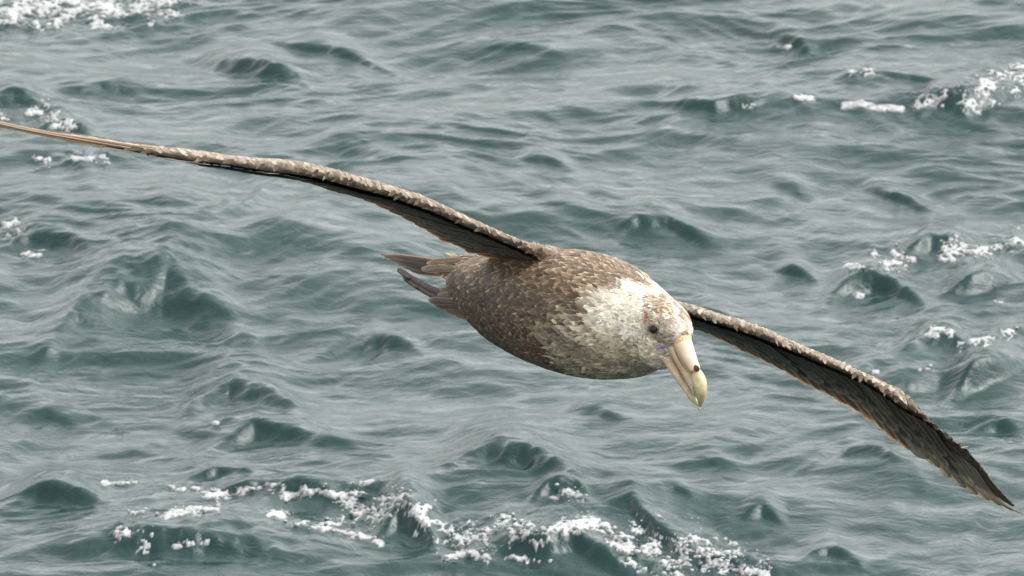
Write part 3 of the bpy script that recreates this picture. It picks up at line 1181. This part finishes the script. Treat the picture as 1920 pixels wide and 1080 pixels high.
def tube(pts, radii, k=12, flat=1.0):
    p = np.array([pix(*q) for q in pts]) - BASE
    T = np.gradient(p, axis=0)
    T /= np.linalg.norm(T, axis=1)[:, None]
    V, F = [], []
    for i in range(len(p)):
        S = np.cross(T[i], -FW)
        S /= np.linalg.norm(S)
        N = np.cross(S, T[i])
        a = np.linspace(0, 2 * math.pi, k, endpoint=False)
        V.append(p[i] + radii[i] * PXM * (np.cos(a)[:, None] * S + flat * np.sin(a)[:, None] * N))
    for i in range(len(p) - 1):
        for j in range(k):
            F.append((i * k + j, i * k + (j + 1) % k, (i + 1) * k + (j + 1) % k, (i + 1) * k + j))
    F.append(tuple(range(k))[::-1])
    F.append(tuple((len(p) - 1) * k + j for j in range(k)))
    return np.concatenate(V), F


def smooth_pts(pts, n=18):
    p = np.array(pts, float)
    t = np.linspace(0, len(p) - 1, n)
    out = []
    for x in t:
        i = min(int(x), len(p) - 2)
        f = x - i
        q = [p[max(0, min(len(p) - 1, i + k))] for k in (-1, 0, 1, 2)]
        out.append(.5 * (2 * q[1] + (q[2] - q[0]) * f + (2 * q[0] - 5 * q[1] + 4 * q[2] - q[3]) * f * f
                         + (3 * q[1] - q[0] - 3 * q[2] + q[3]) * f ** 3))
    return np.array(out)


def horn(name, stations, mat, parent, flat=1.0, n=18, k=18):
    s = smooth_pts(stations, n)
    v, f = tube(s[:, [0, 1, 3]], np.maximum(s[:, 2], .15), k, flat)
    return mesh_obj(name, v, f, mat, parent)


# (px, py, radius px, z)
for st in ([(746, 504, 2.5, -.27), (752, 508, 5, -.265), (770, 520, 5.5, -.245), (795, 535, 6, -.215), (825, 549, 7, -.175), (850, 552, 8, -.14)],
           [(756, 518, 2.5, -.255), (763, 523, 5, -.25), (785, 538, 5.5, -.225), (808, 552, 6, -.195), (835, 562, 7, -.16), (855, 562, 8, -.135)]):
    foot = horn('foot', st, M_FOOT, root, flat=.6)
    for dx, dy in ((-3, 2), (2, 5)):
        horn('toe', [(st[1][0] + dx - 4, st[1][1] + dy - 2, 1.5, st[1][3] + .004), (st[1][0] + dx + 6, st[1][1] + dy + 4, 3, st[1][3] + .006),
                     (st[2][0] + dx, st[2][1] + dy, 3, st[2][3] + .004)], M_FOOT, foot, n=8, k=8)

# ------------------------------------------------------------------ bill, gape and eye
M_BILL = mat_horn('pink_horn_bill', (.39, .285, .18), (.52, .405, .275), .42, 70)
M_TUBE = mat_horn('pink_tube_horn', (.45, .335, .23), (.56, .44, .32), .45, 60)
M_NAIL = mat_horn('greenish_bill_tip', (.26, .225, .105), (.42, .375, .215), .36, 95)
M_RUST = mat_horn('rusty_bill_base', (.34, .17, .06), (.56, .41, .25), .7, 330)
M_HOLE_SHADE = mat_horn('nostril_shade', (.025, .006, .005), (.07, .018, .014), .8, 90)
M_GAPE = mat_horn('purple_gape_skin', (.19, .16, .24), (.33, .28, .36), .4, 120)
M_LID = mat_horn('grey_eyelid_skin', (.10, .09, .085), (.2, .18, .165), .6, 200)

upper = horn('upper_mandible', [(1266, 634, 19, .300), (1273, 648, 21.5, .314), (1283, 671, 19, .324), (1293, 695, 15, .334),
                                (1302, 718, 11.8, .342), (1308, 736, 9.5, .346), (1310, 746, 5, .346)], M_BILL, root, flat=.8)
tube_ = horn('nasal_tube', [(1275, 630, 18, .316), (1279.5, 642, 17.5, .326), (1290, 665, 14.2, .338), (1298.5, 683, 11.2, .347), (1302.5, 690, 10.2, .350),
                            (1304, 693, 9.5, .351), (1305, 695.5, 6.5, .351)], M_TUBE, upper, flat=.85, n=26)
horn('bill_base_band', [(1276, 634, 17.6, .321), (1278, 639, 17.7, .3247), (1280, 643, 17.3, .3272), (1282, 647, 16.2, .329)], M_RUST, upper, flat=.86, n=8)
horn('nostril', [(1302.5, 685, 1.5, .355), (1304.5, 688, 4.4, .3582), (1306.5, 691.5, 5.0, .3590), (1308, 694.5, 4.2, .3585), (1309, 696.5, 1.5, .357)],
     M_HOLE_SHADE, upper, flat=.22, n=12)  # flat dark red bead, no hole cut: the opening's shade is its colour
horn('bill_nail', [(1303, 693, 5, .340), (1306, 699, 9.5, .347), (1310.5, 712, 12.8, .354), (1313.5, 728, 12.6, .357), (1314.5, 744, 9.2, .355),
                   (1313.3, 756, 4.6, .351), (1312, 765, .8, .346)], M_NAIL, upper, flat=.95, n=24, k=22)
lower = horn('lower_mandible', [(1246, 664, 10, .300), (1258, 681, 11, .309), (1273, 703, 10.5, .318), (1287, 725, 8.8, .326), (1296, 740, 7, .332)],
             M_BILL, root, flat=.9)
horn('bill_nail', [(1292, 732, 7.4, .3290), (1296, 741, 7.6, .333), (1302, 750, 6.0, .337), (1308, 758, 3.2, .340), (1311, 761.5, .8, .341)],
     M_NAIL, lower, flat=.95)
# dark seam between the mandible plates
seam_m = mat_horn('bill_seam', (.16, .095, .06), (.26, .17, .11), .5, 120)


def skin_line(name, pts, rad, mat, parent, lift=.0005):
    P = []
    for a, b in zip(pts[:-1], pts[1:]):
        for t in np.linspace(0, 1, 5)[:-1]:
            P.append((a[0] + (b[0] - a[0]) * t, a[1] + (b[1] - a[1]) * t))
    P.append(pts[-1])
    out = []
    for x, y in P:
        l, n = on_body(x, y)
        if l is None:
            continue
        z = BIRD_D - (l + BASE - CP) @ FW
        out.append((x, y, z + lift))
    rr = [rad * (.35 + .65 * math.sin(math.pi * (i + .5) / len(out))) for i in range(len(out))]
    v, f = tube(out, rr, 8)
    return mesh_obj(name, v, f, mat, parent)


horn('bill_seam', [(1262, 648, 1.0, .3235), (1270, 668, 1.2, .3325), (1279, 684, 1.2, .341), (1288, 695, 1.2, .347), (1297, 699, 1.0, .3525)], seam_m, upper, n=16, k=8)
horn('bill_seam', [(1255, 662, .9, .3215), (1268, 688, 1.2, .3275), (1281, 711, 1.2, .3345), (1292, 727, 1.2, .3405), (1300, 740, 1.0, .346)], seam_m, upper, n=16, k=8)
horn('bill_seam', [(1300, 700, .6, .3530), (1299.5, 712, .9, .3525), (1300, 726, .9, .3510), (1303, 742, .7, .3525)], seam_m, upper, n=12, k=8)
skin_line('gape', [(1230, 654), (1238, 650), (1246, 649), (1255, 654)], 2.9, M_GAPE, root)

er = 9.4 * PXM
ec = EYE - EYEN * er * .12
bm = bmesh.new()
bmesh.ops.create_uvsphere(bm, u_segments=28, v_segments=18, radius=er)
ev = np.array([v.co[:] for v in bm.verts]) + ec
ef = [[v.index for v in f.verts] for f in bm.faces]
bm.free()
M_EYE, n_, p_ = new_mat('dark_brown_eye')
tc = n_.nodes.new('ShaderNodeTexNoise')
tc.inputs['Scale'].default_value = 400
cr = n_.nodes.new('ShaderNodeValToRGB')
cr.color_ramp.elements[0].color = (.006, .005, .005, 1)
cr.color_ramp.elements[1].color = (.028, .02, .016, 1)
n_.links.new(tc.outputs[0], cr.inputs[0])
n_.links.new(cr.outputs[0], p_.inputs['Base Color'])
p_.inputs['Roughness'].default_value = .04
p_.inputs['Specular IOR Level'].default_value = .22
eye = mesh_obj('eye', ev, ef, M_EYE, root)
# eyelid ring
t1 = np.cross(EYEN, UP)
t1 /= np.linalg.norm(t1)
t2 = np.cross(EYEN, t1)
V, F = [], []
for i in range(32):
    a = 2 * math.pi * i / 32
    d = math.cos(a) * t1 * (1.0 + .22 * abs(math.cos(a)) ** 3) + math.sin(a) * t2 * .9
    for j in range(8):
        q = 2 * math.pi * j / 8
        V.append(EYE + EYEN * .0014 + d * (er * 1.02 + .0009 * math.cos(q)) + EYEN * (.0009 * math.sin(q)))
for i in range(32):
    for j in range(8):
        F.append((i * 8 + j, i * 8 + (j + 1) % 8, ((i + 1) % 32) * 8 + (j + 1) % 8, ((i + 1) % 32) * 8 + j))
mesh_obj('eyelid', V, F, M_LID, eye)

# ------------------------------------------------------------------ drop of water at the bill tip
dv, df = tube([(1311.5, 761.5, .3475), (1311.3, 763, .3478), (1311, 765.5, .348), (1310.9, 767.5, .348), (1311, 769, .348)],
              [.6, 1.6, 2.6, 2.2, .5], 10)
drop = mesh_obj('water_drop', dv + BASE, df, M_BEAD)
drop['label'] = 'tiny clear water drop hanging from the tip of the hooked bill'
drop['category'] = 'water drop'
